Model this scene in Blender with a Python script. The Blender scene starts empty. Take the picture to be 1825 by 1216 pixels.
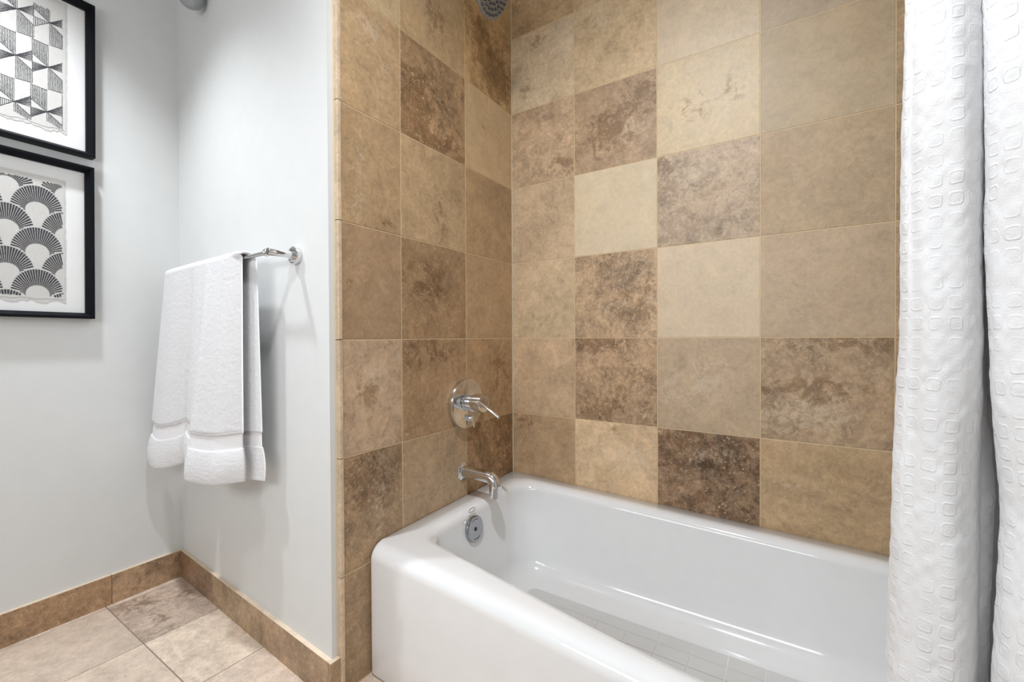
import bpy, math, random
import numpy as np
from mathutils import Vector, Matrix

rnd = random.Random(7)
rng = np.random.default_rng(11)
scene = bpy.context.scene
COL = scene.collection
H0 = 0.925                      # camera-calibration height of the floor


# ------------------------------------------------------------------ helpers
def lin(c):
    c = c / 255.0
    return c / 12.92 if c <= 0.04045 else ((c + 0.055) / 1.055) ** 2.4


def rgb(r, g, b):
    return (lin(r), lin(g), lin(b), 1.0)


def put(name, verts, faces, mat, parent=None, smooth=True, angle=None):
    v = np.asarray(verts, dtype=float).reshape(-1, 3)
    if parent is not None:
        base = Vector(parent.location)
        p = parent.parent
        while p is not None:
            base += p.location
            p = p.parent
        v = v - np.array(base)
    me = bpy.data.meshes.new(name)
    me.from_pydata([tuple(p) for p in v], [], [tuple(int(i) for i in f) for f in faces])
    me.update()
    if smooth:
        me.polygons.foreach_set('use_smooth', np.ones(len(me.polygons), dtype=bool))
        if angle is not None:
            me.set_sharp_from_angle(angle=math.radians(angle))
    me.materials.append(mat)
    o = bpy.data.objects.new(name, me)
    COL.objects.link(o)
    if parent is not None:
        o.parent = parent
    return o


def thing(name, loc, label, cat, group=None):
    o = bpy.data.objects.new(name, None)
    o.location = loc
    o.empty_display_size = 0.05
    COL.objects.link(o)
    o['label'] = label
    o['category'] = cat
    if group:
        o['group'] = group
    return o


def structure(o):
    o['kind'] = 'structure'
    return o


class MB:
    def __init__(self):
        self.v = []
        self.f = []

    def add(self, vs, fs):
        n = len(self.v)
        self.v += [tuple(p) for p in vs]
        self.f += [tuple(i + n for i in f) for f in fs]
        return self

    def box(self, a, b):
        x0, y0, z0 = a
        x1, y1, z1 = b
        vs = [(x0, y0, z0), (x1, y0, z0), (x1, y1, z0), (x0, y1, z0), (x0, y0, z1), (x1, y0, z1), (x1, y1, z1), (x0, y1, z1)]
        return self.add(vs, [(0, 3, 2, 1), (4, 5, 6, 7), (0, 1, 5, 4), (1, 2, 6, 5), (2, 3, 7, 6), (3, 0, 4, 7)])

    def prism(self, poly, z0, z1):
        n = len(poly)
        vs = [(x, y, z0) for x, y in poly] + [(x, y, z1) for x, y in poly]
        fs = [tuple(range(n - 1, -1, -1)), tuple(range(n, 2 * n))]
        fs += [(i, (i + 1) % n, n + (i + 1) % n, n + i) for i in range(n)]
        return self.add(vs, fs)

    def lathe(self, prof, org, axis, seg=48):
        """prof: list of (radius, distance along axis); closed at both ends when radius is 0."""
        org = np.array(org, float)
        ax = np.array(axis, float)
        ax /= np.linalg.norm(ax)
        t = np.array([0, 0, 1.0]) if abs(ax[2]) < .9 else np.array([1.0, 0, 0])
        e1 = np.cross(t, ax)
        e1 /= np.linalg.norm(e1)
        e2 = np.cross(ax, e1)
        n0 = len(self.v)
        rings = []
        for r, h in prof:
            c = org + ax * h
            if r < 1e-7:
                self.v.append(tuple(c))
                rings.append([len(self.v) - 1])
            else:
                ids = []
                for k in range(seg):
                    a = 2 * math.pi * k / seg
                    self.v.append(tuple(c + e1 * (r * math.cos(a)) + e2 * (r * math.sin(a))))
                    ids.append(len(self.v) - 1)
                rings.append(ids)
        for A, B in zip(rings[:-1], rings[1:]):
            if len(A) == 1 and len(B) == 1:
                continue
            for k in range(seg):
                k2 = (k + 1) % seg
                if len(A) == 1:
                    self.f.append((A[0], B[k2], B[k]))
                elif len(B) == 1:
                    self.f.append((A[k], A[k2], B[0]))
                else:
                    self.f.append((A[k], A[k2], B[k2], B[k]))
        return self

    def tube(self, pts, rad, seg=24, cap=True):
        pts = [np.array(p, float) for p in pts]
        if not hasattr(rad, '__len__'):
            rad = [rad] * len(pts)
        tang = []
        for i in range(len(pts)):
            a = pts[max(i - 1, 0)]
            b = pts[min(i + 1, len(pts) - 1)]
            t = b - a
            tang.append(t / np.linalg.norm(t))
        up = np.array([0, 0, 1.0]) if abs(tang[0][2]) < .9 else np.array([0, 1.0, 0])
        e1 = np.cross(up, tang[0])
        e1 /= np.linalg.norm(e1)
        n0 = len(self.v)
        for p, t, r in zip(pts, tang, rad):
            e1 = e1 - t * (e1 @ t)
            e1 /= np.linalg.norm(e1)
            e2 = np.cross(t, e1)
            for k in range(seg):
                a = 2 * math.pi * k / seg
                self.v.append(tuple(p + e1 * (r * math.cos(a)) + e2 * (r * math.sin(a))))
        for i in range(len(pts) - 1):
            for k in range(seg):
                k2 = (k + 1) % seg
                a = n0 + i * seg
                self.f.append((a + k, a + k2, a + seg + k2, a + seg + k))
        if cap:
            self.f.append(tuple(n0 + k for k in range(seg - 1, -1, -1)))
            self.f.append(tuple(n0 + (len(pts) - 1) * seg + k for k in range(seg)))
        return self

    def build(self, name, mat, parent=None, smooth=True, angle=35):
        return put(name, self.v, self.f, mat, parent, smooth, angle)


def grid_faces(nu, nv, wrap_u=False):
    i = np.arange(nv - 1)[:, None]
    j = np.arange(nu if wrap_u else nu - 1)[None, :]
    j2 = (j + 1) % nu
    f = np.stack([i * nu + j, i * nu + j2, (i + 1) * nu + j2, (i + 1) * nu + j], -1)
    return f.reshape(-1, 4)


def smooth2(a, it=1):
    for _ in range(it):
        a = (a + np.roll(a, 1, 0) + np.roll(a, -1, 0) + np.roll(a, 1, 1) + np.roll(a, -1, 1)) / 5
    return a


def sstep(a, b, x):
    t = np.clip((x - a) / (b - a), 0, 1)
    return t * t * (3 - 2 * t)


# ------------------------------------------------------------------ materials
def new_mat(name):
    m = bpy.data.materials.new(name)
    m.use_nodes = True
    nt = m.node_tree
    b = nt.nodes['Principled BSDF']
    return m, nt, b


def N(nt, typ, **kw):
    n = nt.nodes.new(typ)
    for k, v in kw.items():
        if k.startswith('i_'):
            key = k[2:]
            key = int(key) if key.isdigit() else key.replace('_', ' ')
            n.inputs[key].default_value = v
        else:
            setattr(n, k, v)
    return n


def math_node(nt, op, a, b=None, c=None, clamp=False):
    n = nt.nodes.new('ShaderNodeMath')
    n.operation = op
    n.use_clamp = clamp
    for i, x in enumerate((a, b, c)):
        if x is None:
            continue
        if isinstance(x, (int, float)):
            n.inputs[i].default_value = x
        else:
            nt.links.new(x, n.inputs[i])
    return n.outputs[0]


def ramp01(nt, x, lo, hi):
    n = nt.nodes.new('ShaderNodeMapRange')
    n.interpolation_type = 'SMOOTHSTEP'
    n.inputs['From Min'].default_value = lo
    n.inputs['From Max'].default_value = hi
    nt.links.new(x, n.inputs['Value'])
    return n.outputs['Result']


def mixcol(nt, fac, a, b, blend='MIX'):
    n = nt.nodes.new('ShaderNodeMix')
    n.data_type = 'RGBA'
    n.blend_type = blend
    for key, x in ((0, fac), (6, a), (7, b)):
        if isinstance(x, (int, float)):
            n.inputs[key].default_value = x
        elif isinstance(x, tuple):
            n.inputs[key].default_value = x
        else:
            nt.links.new(x, n.inputs[key])
    return n.outputs[2]


def plain(name, color, rough=.5, metal=0.0, spec=.5, coat=0.0, bump=None):
    m, nt, b = new_mat(name)
    tc = N(nt, 'ShaderNodeTexCoord')
    nz = N(nt, 'ShaderNodeTexNoise', i_Scale=18.0, i_Detail=4.0)
    nt.links.new(tc.outputs['Object'], nz.inputs['Vector'])
    f = math_node(nt, 'MULTIPLY_ADD', nz.outputs['Fac'], .06, .97)
    c = mixcol(nt, 1.0, color, f, 'MULTIPLY')
    nt.links.new(c, b.inputs['Base Color'])
    b.inputs['Roughness'].default_value = rough
    b.inputs['Metallic'].default_value = metal
    b.inputs['Specular IOR Level'].default_value = spec
    b.inputs['Coat Weight'].default_value = coat
    b.inputs['Coat Roughness'].default_value = .05
    if bump:
        sc, st, dist = bump
        n2 = N(nt, 'ShaderNodeTexNoise', i_Scale=sc, i_Detail=3.0)
        nt.links.new(tc.outputs['Object'], n2.inputs['Vector'])
        bp = N(nt, 'ShaderNodeBump', i_Strength=st, i_Distance=dist)
        nt.links.new(n2.outputs['Fac'], bp.inputs['Height'])
        nt.links.new(bp.outputs['Normal'], b.inputs['Normal'])
    return m


def travertine():
    m, nt, b = new_mat('travertine')
    L = nt.links.new
    tc = N(nt, 'ShaderNodeTexCoord')
    col = N(nt, 'ShaderNodeAttribute', attribute_name='tcol')
    par = N(nt, 'ShaderNodeAttribute', attribute_name='tpar')
    seed = N(nt, 'ShaderNodeAttribute', attribute_name='tseed')
    add = N(nt, 'ShaderNodeVectorMath', operation='ADD')
    L(tc.outputs['Object'], add.inputs[0])
    L(seed.outputs['Vector'], add.inputs[1])
    sep = N(nt, 'ShaderNodeSeparateColor')
    L(par.outputs['Color'], sep.inputs[0])
    var, dark, light = sep.outputs

    def noise(scale, detail, dist=0.0, rough=.6):
        n = N(nt, 'ShaderNodeTexNoise', i_Scale=scale, i_Detail=detail, i_Distortion=dist, i_Roughness=rough)
        L(add.outputs[0], n.inputs['Vector'])
        return n.outputs['Fac']
    n1 = noise(5.0, 6, .6, .62)
    n2 = noise(16.0, 6, .9, .68)
    n3 = noise(70.0, 5, .3, .7)
    n4 = noise(240.0, 3, 0, .6)
    # broad clouding
    s = math_node(nt, 'MULTIPLY_ADD', math_node(nt, 'SUBTRACT', n1, .5), 3.2, 0.0)
    s = math_node(nt, 'MULTIPLY_ADD', math_node(nt, 'SUBTRACT', n2, .5), 4.6, s)
    s = math_node(nt, 'MULTIPLY_ADD', math_node(nt, 'SUBTRACT', n3, .5), 3.6, s)
    s = math_node(nt, 'MULTIPLY_ADD', math_node(nt, 'SUBTRACT', n4, .5), 2.4, s)
    fac = math_node(nt, 'MULTIPLY_ADD', s, var, 1.0)
    c = mixcol(nt, 1.0, col.outputs['Color'], fac, 'MULTIPLY')
    # warm drift
    n5 = noise(9.0, 5, .4, .6)
    warm = math_node(nt, 'MULTIPLY', ramp01(nt, n5, .45, .75), .3)
    c = mixcol(nt, warm, c, mixcol(nt, 1.0, c, (1.04, .95, .84, 1), 'MULTIPLY'))
    # dark brown mineral patches, where the tile has them
    nd = noise(13.0, 7, 1.2, .72)
    nd2 = noise(60.0, 4, .5, .7)
    dm = math_node(nt, 'ADD', math_node(nt, 'MULTIPLY_ADD', math_node(nt, 'SUBTRACT', nd, .5), 3.4, dark),
                   math_node(nt, 'MULTIPLY', math_node(nt, 'SUBTRACT', nd2, .5), 1.6))
    dm = math_node(nt, 'MULTIPLY', ramp01(nt, dm, .15, .62), ramp01(nt, dark, .02, .3))
    c = mixcol(nt, math_node(nt, 'MULTIPLY', dm, .74), c, mixcol(nt, 1.0, c, (.50, .43, .36, 1), 'MULTIPLY'))
    # pale crystalline patches and flecks
    nl = noise(22.0, 6, 1.5, .72)
    nl2 = noise(110.0, 4, .4, .65)
    lm = math_node(nt, 'ADD', math_node(nt, 'MULTIPLY_ADD', math_node(nt, 'SUBTRACT', nl, .5), 3.4, light),
                   math_node(nt, 'MULTIPLY', math_node(nt, 'SUBTRACT', nl2, .5), 1.8))
    lm = math_node(nt, 'MULTIPLY', ramp01(nt, lm, .12, .9), ramp01(nt, light, .02, .3))
    c = mixcol(nt, math_node(nt, 'MULTIPLY', lm, .42), c, rgb(218, 200, 176))
    fl = math_node(nt, 'MULTIPLY', ramp01(nt, noise(55.0, 4, 1.8, .75), .575, .66), math_node(nt, 'MULTIPLY', var, 1.6))
    c = mixcol(nt, fl, c, rgb(214, 190, 155))
    # small pits
    pit = math_node(nt, 'MULTIPLY', ramp01(nt, noise(85.0, 5, 1.0, .7), .62, .72), math_node(nt, 'MULTIPLY', var, 2.2))
    c = mixcol(nt, pit, c, mixcol(nt, 1.0, c, (.55, .47, .40, 1), 'MULTIPLY'))
    L(c, b.inputs['Base Color'])
    r = math_node(nt, 'MULTIPLY_ADD', n2, .25, .30)
    L(r, b.inputs['Roughness'])
    b.inputs['Specular IOR Level'].default_value = .35
    bp = N(nt, 'ShaderNodeBump', i_Strength=.12, i_Distance=.001)
    L(n3, bp.inputs['Height'])
    L(bp.outputs['Normal'], b.inputs['Normal'])
    return m


M_TRAV = travertine()
M_PAINT = plain('wall_paint', (.725, .735, .725, 1), .55, bump=(260, .12, .0006))
M_CEIL = plain('ceiling_paint', (.85, .85, .84, 1), .7)
M_PORC = plain('porcelain', (.81, .815, .815, 1), .10, spec=.5, coat=.5)
M_PORC_GRIP = plain('porcelain_grip', (.66, .66, .645, 1), .45, bump=(500, .3, .0006))
M_CHROME = plain('chrome', (.74, .74, .75, 1), .07, metal=1.0)
M_CHROME_WORN = plain('worn_chrome', (.42, .43, .46, 1), .24, metal=1.0, bump=(90, .15, .0005))
M_DARKGAP = plain('dark_metal', (.03, .03, .035, 1), .4)
M_NOZZLE = plain('nozzle_rubber', (.06, .06, .065, 1), .15)
M_HEADFACE = plain('shower_face', (.30, .30, .31, 1), .35, metal=.6)
M_BLACK = plain('black_frame', (.004, .005, .007, 1), .5, spec=.12, bump=(60, .05, .001))
M_MAT = plain('white_mount', (.88, .88, .87, 1), .8)
M_INK = plain('ink', (.055, .058, .066, 1), .8)
M_GREYMETAL = plain('grey_metal', (.36, .37, .385, 1), .35, metal=.35)
M_CAULK = plain('caulk', rgb(198, 184, 158), .6)
M_ROD = M_CHROME


def cloth(name, base, bumps, sub=.0):
    m, nt, b = new_mat(name)
    L = nt.links.new
    tc = N(nt, 'ShaderNodeTexCoord')
    b.inputs['Base Color'].default_value = base
    b.inputs['Roughness'].default_value = .9
    b.inputs['Specular IOR Level'].default_value = .1
    b.inputs['Sheen Weight'].default_value = .15
    h = None
    for sc, det, w in bumps:
        n = N(nt, 'ShaderNodeTexNoise', i_Scale=sc, i_Detail=det)
        L(tc.outputs['Object'], n.inputs['Vector'])
        h = math_node(nt, 'MULTIPLY_ADD', n.outputs['Fac'], w, h if h is not None else 0.0)
    bp = N(nt, 'ShaderNodeBump', i_Strength=.85, i_Distance=.002)
    L(h, bp.inputs['Height'])
    L(bp.outputs['Normal'], b.inputs['Normal'])
    if sub:
        tl = N(nt, 'ShaderNodeBsdfTranslucent')
        tl.inputs['Color'].default_value = base
        mx = N(nt, 'ShaderNodeMixShader')
        mx.inputs[0].default_value = sub
        L(b.outputs[0], mx.inputs[1])
        L(tl.outputs[0], mx.inputs[2])
        L(mx.outputs[0], nt.nodes['Material Output'].inputs[0])
    return m


M_TERRY = cloth('terry', (.82, .82, .83, 1), [(650, 2, 1.2), (260, 2, .5)])
M_CURTAIN = cloth('waffle_cotton', (.90, .905, .91, 1), [(900, 2, .25)], .18)


def waffle(m):
    """raised outlines of the woven cells, over the cloth's own grain"""
    nt = m.node_tree
    L = nt.links.new
    at = N(nt, 'ShaderNodeAttribute', attribute_name='weave')
    sp = N(nt, 'ShaderNodeSeparateXYZ')
    wob = N(nt, 'ShaderNodeTexNoise', i_Scale=1.3, i_Detail=2.0)
    L(at.outputs['Vector'], wob.inputs['Vector'])
    ad = N(nt, 'ShaderNodeVectorMath', operation='MULTIPLY_ADD')
    L(wob.outputs['Color'], ad.inputs[0])
    ad.inputs[1].default_value = (.12, .12, 0)
    L(at.outputs['Vector'], ad.inputs[2])
    L(ad.outputs[0], sp.inputs[0])
    ab = []
    for k, sc in ((0, 1.0), (1, 1.12)):
        f = math_node(nt, 'FRACT', sp.outputs[k])
        f = math_node(nt, 'ABSOLUTE', math_node(nt, 'SUBTRACT', f, .5))
        ab.append(math_node(nt, 'MULTIPLY', f, sc))
    p4 = math_node(nt, 'ADD', math_node(nt, 'POWER', ab[0], 4.0), math_node(nt, 'POWER', ab[1], 4.0))
    sq = math_node(nt, 'POWER', p4, .25)
    rise = ramp01(nt, sq, .40, .33)
    line = math_node(nt, 'MULTIPLY', ramp01(nt, sq, .24, .31), ramp01(nt, sq, .40, .33))
    wk = N(nt, 'ShaderNodeTexNoise', i_Scale=.55, i_Detail=3.0)
    L(at.outputs['Vector'], wk.inputs['Vector'])
    h = math_node(nt, 'ADD', math_node(nt, 'MULTIPLY', line, .8), math_node(nt, 'MULTIPLY', rise, .6))
    h = math_node(nt, 'MULTIPLY', h, ramp01(nt, wk.outputs['Fac'], .30, .68))
    bp0 = next(n for n in nt.nodes if n.type == 'BUMP')
    bp = N(nt, 'ShaderNodeBump', i_Strength=.42, i_Distance=.0011)
    L(h, bp.inputs['Height'])
    L(bp0.outputs['Normal'], bp.inputs['Normal'])
    L(bp.outputs['Normal'], nt.nodes['Principled BSDF'].inputs['Normal'])


waffle(M_CURTAIN)


def linen():
    m, nt, b = new_mat('printed_linen')
    L = nt.links.new
    tc = N(nt, 'ShaderNodeTexCoord')
    mp = N(nt, 'ShaderNodeMapping')
    mp.inputs['Scale'].default_value = (300, 300, 40)
    L(tc.outputs['Object'], mp.inputs['Vector'])
    n = N(nt, 'ShaderNodeTexNoise', i_Scale=1.0, i_Detail=3.0)
    L(mp.outputs['Vector'], n.inputs['Vector'])
    n2 = N(nt, 'ShaderNodeTexNoise', i_Scale=30.0, i_Detail=4.0)
    L(tc.outputs['Object'], n2.inputs['Vector'])
    f = math_node(nt, 'MULTIPLY_ADD', n.outputs['Fac'], .14, math_node(nt, 'MULTIPLY_ADD', n2.outputs['Fac'], .10, .86))
    c = mixcol(nt, 1.0, (.68, .67, .645, 1), f, 'MULTIPLY')
    L(c, b.inputs['Base Color'])
    b.inputs['Roughness'].default_value = .9
    return m


M_LINEN = linen()


def weave_band():
    m, nt, b = new_mat('woven_band')
    L = nt.links.new
    tc = N(nt, 'ShaderNodeTexCoord')
    b.inputs['Base Color'].default_value = (.84, .84, .85, 1)
    b.inputs['Roughness'].default_value = .8
    w = N(nt, 'ShaderNodeTexWave', i_Scale=95.0, i_Distortion=.6)
    w.bands_direction = 'DIAGONAL'
    L(tc.outputs['Object'], w.inputs['Vector'])
    bp = N(nt, 'ShaderNodeBump', i_Strength=.35, i_Distance=.001)
    L(w.outputs['Fac'], bp.inputs['Height'])
    L(bp.outputs['Normal'], b.inputs['Normal'])
    return m


M_BAND = weave_band()


def glass_mat():
    m = bpy.data.materials.new('picture_glass')
    m.use_nodes = True
    nt = m.node_tree
    nt.nodes.clear()
    out = N(nt, 'ShaderNodeOutputMaterial')
    tr = N(nt, 'ShaderNodeBsdfTransparent')
    gl = N(nt, 'ShaderNodeBsdfGlossy', i_Roughness=.02)
    fr = N(nt, 'ShaderNodeFresnel', i_IOR=1.35)
    mx = N(nt, 'ShaderNodeMixShader')
    ge = N(nt, 'ShaderNodeNewGeometry')
    front = math_node(nt, 'SUBTRACT', 1.0, ge.outputs['Backfacing'])
    nt.links.new(math_node(nt, 'MULTIPLY', fr.outputs[0], front), mx.inputs[0])
    nt.links.new(tr.outputs[0], mx.inputs[1])
    nt.links.new(gl.outputs[0], mx.inputs[2])
    nt.links.new(mx.outputs[0], out.inputs[0])
    return m


M_GLASS = glass_mat()
GROUT = (206, 182, 145)
FGROUT = (140, 122, 108)


# ------------------------------------------------------------------ stone tiles
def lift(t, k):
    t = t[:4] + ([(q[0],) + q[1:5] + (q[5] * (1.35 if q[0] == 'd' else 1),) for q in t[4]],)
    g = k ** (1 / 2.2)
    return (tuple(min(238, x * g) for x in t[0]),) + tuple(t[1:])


def stone(c, f=.14, k=1.0):
    r = [lin(x) for x in c[:3]]
    y = .3 * r[0] + .6 * r[1] + .1 * r[2]
    return tuple((x + (y - x) * f) * k for x in r) + (1,)


def tiles(name, org, U, V, Nn, cells, grout_rect, grout_rgb, gap=.0024, chamfer=.0011, sub=14, slab=.03, parent=None):
    """One mesh: every tile a slightly proud, chamfered slab in front of a grout bed; colour, mottling and patches per tile."""
    org, U, V, Nn = (np.array(a, float) for a in (org, U, V, Nn))
    vs, fs, tc, tp, ts = [], [], [], [], []

    def vert(u, v, d, c, p, s):
        vs.append(tuple(org + U * u + V * v + Nn * d))
        tc.append(c)
        tp.append(p)
        ts.append(s)
        return len(vs) - 1
    for (u0, u1, v0, v1, c, var, dark, light, spots) in cells:
        u0, u1, v0, v1 = u0 + gap / 2, u1 - gap / 2, v0 + gap / 2, v1 - gap / 2
        sd = (rnd.uniform(-9, 9), rnd.uniform(-9, 9), rnd.uniform(-9, 9))
        cl = stone(c)
        tilt = rnd.uniform(0, .0005)
        ids = {}
        for i in range(sub + 1):
            for j in range(sub + 1):
                a, b = i / sub, j / sub
                dk, lt, tone = dark, light, 1.0
                for (kind, cx, cy, rx, ry, amt) in spots:
                    q = ((a - cx) / rx) ** 2 + ((b - cy) / ry) ** 2
                    w = math.exp(-q)
                    if kind == 'd':
                        dk += amt * w
                    elif kind == 'l':
                        lt += amt * w
                    else:
                        tone *= 1 + amt * w
                uu = u0 + chamfer + (u1 - u0 - 2 * chamfer) * a
                vv = v0 + chamfer + (v1 - v0 - 2 * chamfer) * b
                ids[i, j] = vert(uu, vv, -tilt, (cl[0] * tone, cl[1] * tone, cl[2] * tone, 1), (var, min(dk, 1), min(lt, 1), 1), sd)
        for i in range(sub):
            for j in range(sub):
                fs.append((ids[i, j], ids[i + 1, j], ids[i + 1, j + 1], ids[i, j + 1]))
        rim = [(i, 0) for i in range(sub)] + [(sub, j) for j in range(sub)] + [(i, sub) for i in range(sub, 0, -1)] + [(0, j) for j in range(sub, 0, -1)]
        outer, deep = [], []
        for (i, j) in rim:
            uu = u0 + (u1 - u0) * i / sub
            vv = v0 + (v1 - v0) * j / sub
            p = (var, dark, light, 1)
            outer.append(vert(uu, vv, -chamfer * .8 - tilt, cl, p, sd))
            deep.append(vert(uu, vv, -.006, cl, p, sd))
        n = len(rim)
        for k in range(n):
            k2 = (k + 1) % n
            fs.append((ids[rim[k2]], ids[rim[k]], outer[k], outer[k2]))
            fs.append((outer[k2], outer[k], deep[k], deep[k2]))
    gu0, gu1, gv0, gv1 = grout_rect
    gc = (lin(grout_rgb[0]), lin(grout_rgb[1]), lin(grout_rgb[2]), 1)
    g = [vert(u, v, d, gc, (.05, 0, 0, 1), (0, 0, 0)) for d in (-.0011, -slab) for (u, v) in ((gu0, gv0), (gu1, gv0), (gu1, gv1), (gu0, gv1))]
    fs += [(g[0], g[1], g[2], g[3]), (g[7], g[6], g[5], g[4])] + [(g[i], g[4 + i], g[4 + (i + 1) % 4], g[(i + 1) % 4]) for i in range(4)]
    o = put(name, vs, fs, M_TRAV, parent, smooth=False)
    me = o.data
    for nm, typ, data in (('tcol', 'FLOAT_COLOR', tc), ('tpar', 'FLOAT_COLOR', tp), ('tseed', 'FLOAT_VECTOR', ts)):
        at = me.attributes.new(nm, typ, 'POINT')
        at.data.foreach_set('vector' if typ == 'FLOAT_VECTOR' else 'color', np.array(data, dtype=np.float32).ravel())
    return o


def stone_attr(o, c, var=.3, dark=0.0, light=0.0):
    n = len(o.data.vertices)
    cl = np.tile(np.array(stone(c), np.float32), (n, 1))
    o.data.attributes.new('tcol', 'FLOAT_COLOR', 'POINT').data.foreach_set('color', cl.ravel())
    o.data.attributes.new('tpar', 'FLOAT_COLOR', 'POINT').data.foreach_set('color', np.tile(np.array([var, dark, light, 1], np.float32), (n, 1)).ravel())
    s = np.tile(np.array([rnd.uniform(-9, 9) for _ in range(3)], np.float32), (n, 1))
    o.data.attributes.new('tseed', 'FLOAT_VECTOR', 'POINT').data.foreach_set('vector', s.ravel())


P = .308
CEIL = 2.45
Zr = lambda j: H0 + j * P            # height of tile row line j
# ---- long tiled wall behind the tub (Y = 0)
bx = [0, .2822, .2822 + P, .2822 + 2 * P, 1.2115, 1.53]
back_tone = {
    (0, 4): ((184, 153, 110), .30, .0, .0, [('t', .75, .8, .4, .4, -.12)]),
    (1, 4): ((192, 164, 122), .25, 0, 0, []), (2, 4): ((200, 178, 146), .14, 0, 0, []), (3, 4): ((200, 190, 168), .12, 0, 0, []),
    (0, 3): ((198, 174, 138), .22, 0, .0, [('d', .45, .85, .2, .08, .3), ('l', .9, .75, .2, .25, .7), ('d', .25, .3, .15, .3, .2)]),
    (1, 3): ((198, 170, 128), .22, 0, .1, [('l', .35, .85, .25, .15, .4)]),
    (2, 3): ((203, 181, 148), .10, 0, 0, []), (3, 3): ((176, 156, 128), .10, 0, .0, [('l', .08, .6, .12, .5, .35), ('d', .55, .2, .2, .12, .3), ('d', .8, .45, .2, .25, .2)]),
    (0, 2): ((181, 151, 116), .30, .05, .1, [('d', .8, .12, .25, .15, .4)]),
    (1, 2): ((172, 142, 108), .24, .05, .08, [('d', .45, .4, .35, .25, .5), ('d', .9, .8, .25, .2, .4), ('l', .75, .35, .2, .3, .25)]),
    (2, 2): ((200, 177, 138), .14, .0, .0, [('d', .78, .55, .12, .18, .25), ('d', .35, .45, .25, .2, .25), ('l', .5, .2, .4, .12, .2)]),
    (3, 2): ((178, 156, 122), .10, 0, 0, []),
    (0, 1): ((188, 160, 124), .20, 0, .05, []), (1, 1): ((206, 186, 152), .08, 0, 0, [('d', .5, .9, .12, .06, .18)]),
    (2, 1): ((174, 150, 122), .30, .05, .22, [('l', .3, .65, .12, .2, .5), ('d', .1, .9, .15, .1, .4), ('t', .5, .2, .6, .3, -.06)]),
    (3, 1): ((178, 153, 118), .14, 0, 0, [('t', .6, .3, .4, .4, -.05)]),
    (0, 0): ((193, 166, 128), .20, 0, .05, []), (1, 0): ((174, 143, 106), .42, .12, .2, [('d', .75, .45, .25, .3, .25)]),
    (2, 0): ((206, 184, 151), .09, 0, 0, []), (3, 0): ((184, 159, 127), .12, 0, 0, []),
    (0, -1): ((184, 153, 116), .20, 0, 0, []), (1, -1): ((168, 136, 100), .42, .12, .12, [('d', .25, .95, .3, .1, .7), ('d', .2, .12, .3, .12, .5), ('d', .75, .4, .2, .2, .2)]),
    (2, -1): ((178, 153, 121), .14, 0, .1, [('l', .55, .5, .2, .25, .6), ('l', .15, .4, .2, .15, .3)]),
    (3, -1): ((164, 137, 104), .26, .12, .1, [('l', .3, .25, .4, .15, .55), ('d', .4, .5, .4, .1, .3), ('d', .6, .95, .5, .12, .2)]),
    (0, -2): ((160, 130, 94), .2, 0, 0, [('d', .25, .9, .25, .15, .3)]), (1, -2): ((192, 162, 122), .22, 0, .2, [('l', .7, .6, .3, .12, .5), ('d', .5, .92, .07, .04, .5)]),
    (2, -2): ((134, 106, 78), .45, .25, .1, [('d', .3, .8, .5, .2, .3), ('l', .55, .78, .18, .07, .6)]),
    (3, -2): ((163, 135, 98), .22, .05, .05, [('l', .2, .6, .15, .1, .3)]),
}
cells = []
for ci in range(5):
    for j in range(-3, 5):
        z0 = max(Zr(j), .02)
        z1 = min(Zr(j + 1), CEIL)
        t = back_tone.get((ci, j))
        if t is None:
            q = rnd.uniform(-14, 10)
            t = ((178 + q, 150 + q, 114 + q), .25, 0, 0, [])
        cells.append((bx[ci], bx[ci + 1], z0, z1) + lift(t, 1.06 if j > -1 else (1.12 if j == -1 else 1.32)))  # lower courses get a lighter stone colour to make up for missing light
structure(tiles('wall_back', (0, 0, 0), (1, 0, 0), (0, 0, 1), (0, -1, 0), cells, (0, 1.53, 0, CEIL), GROUT, slab=.12))

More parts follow.
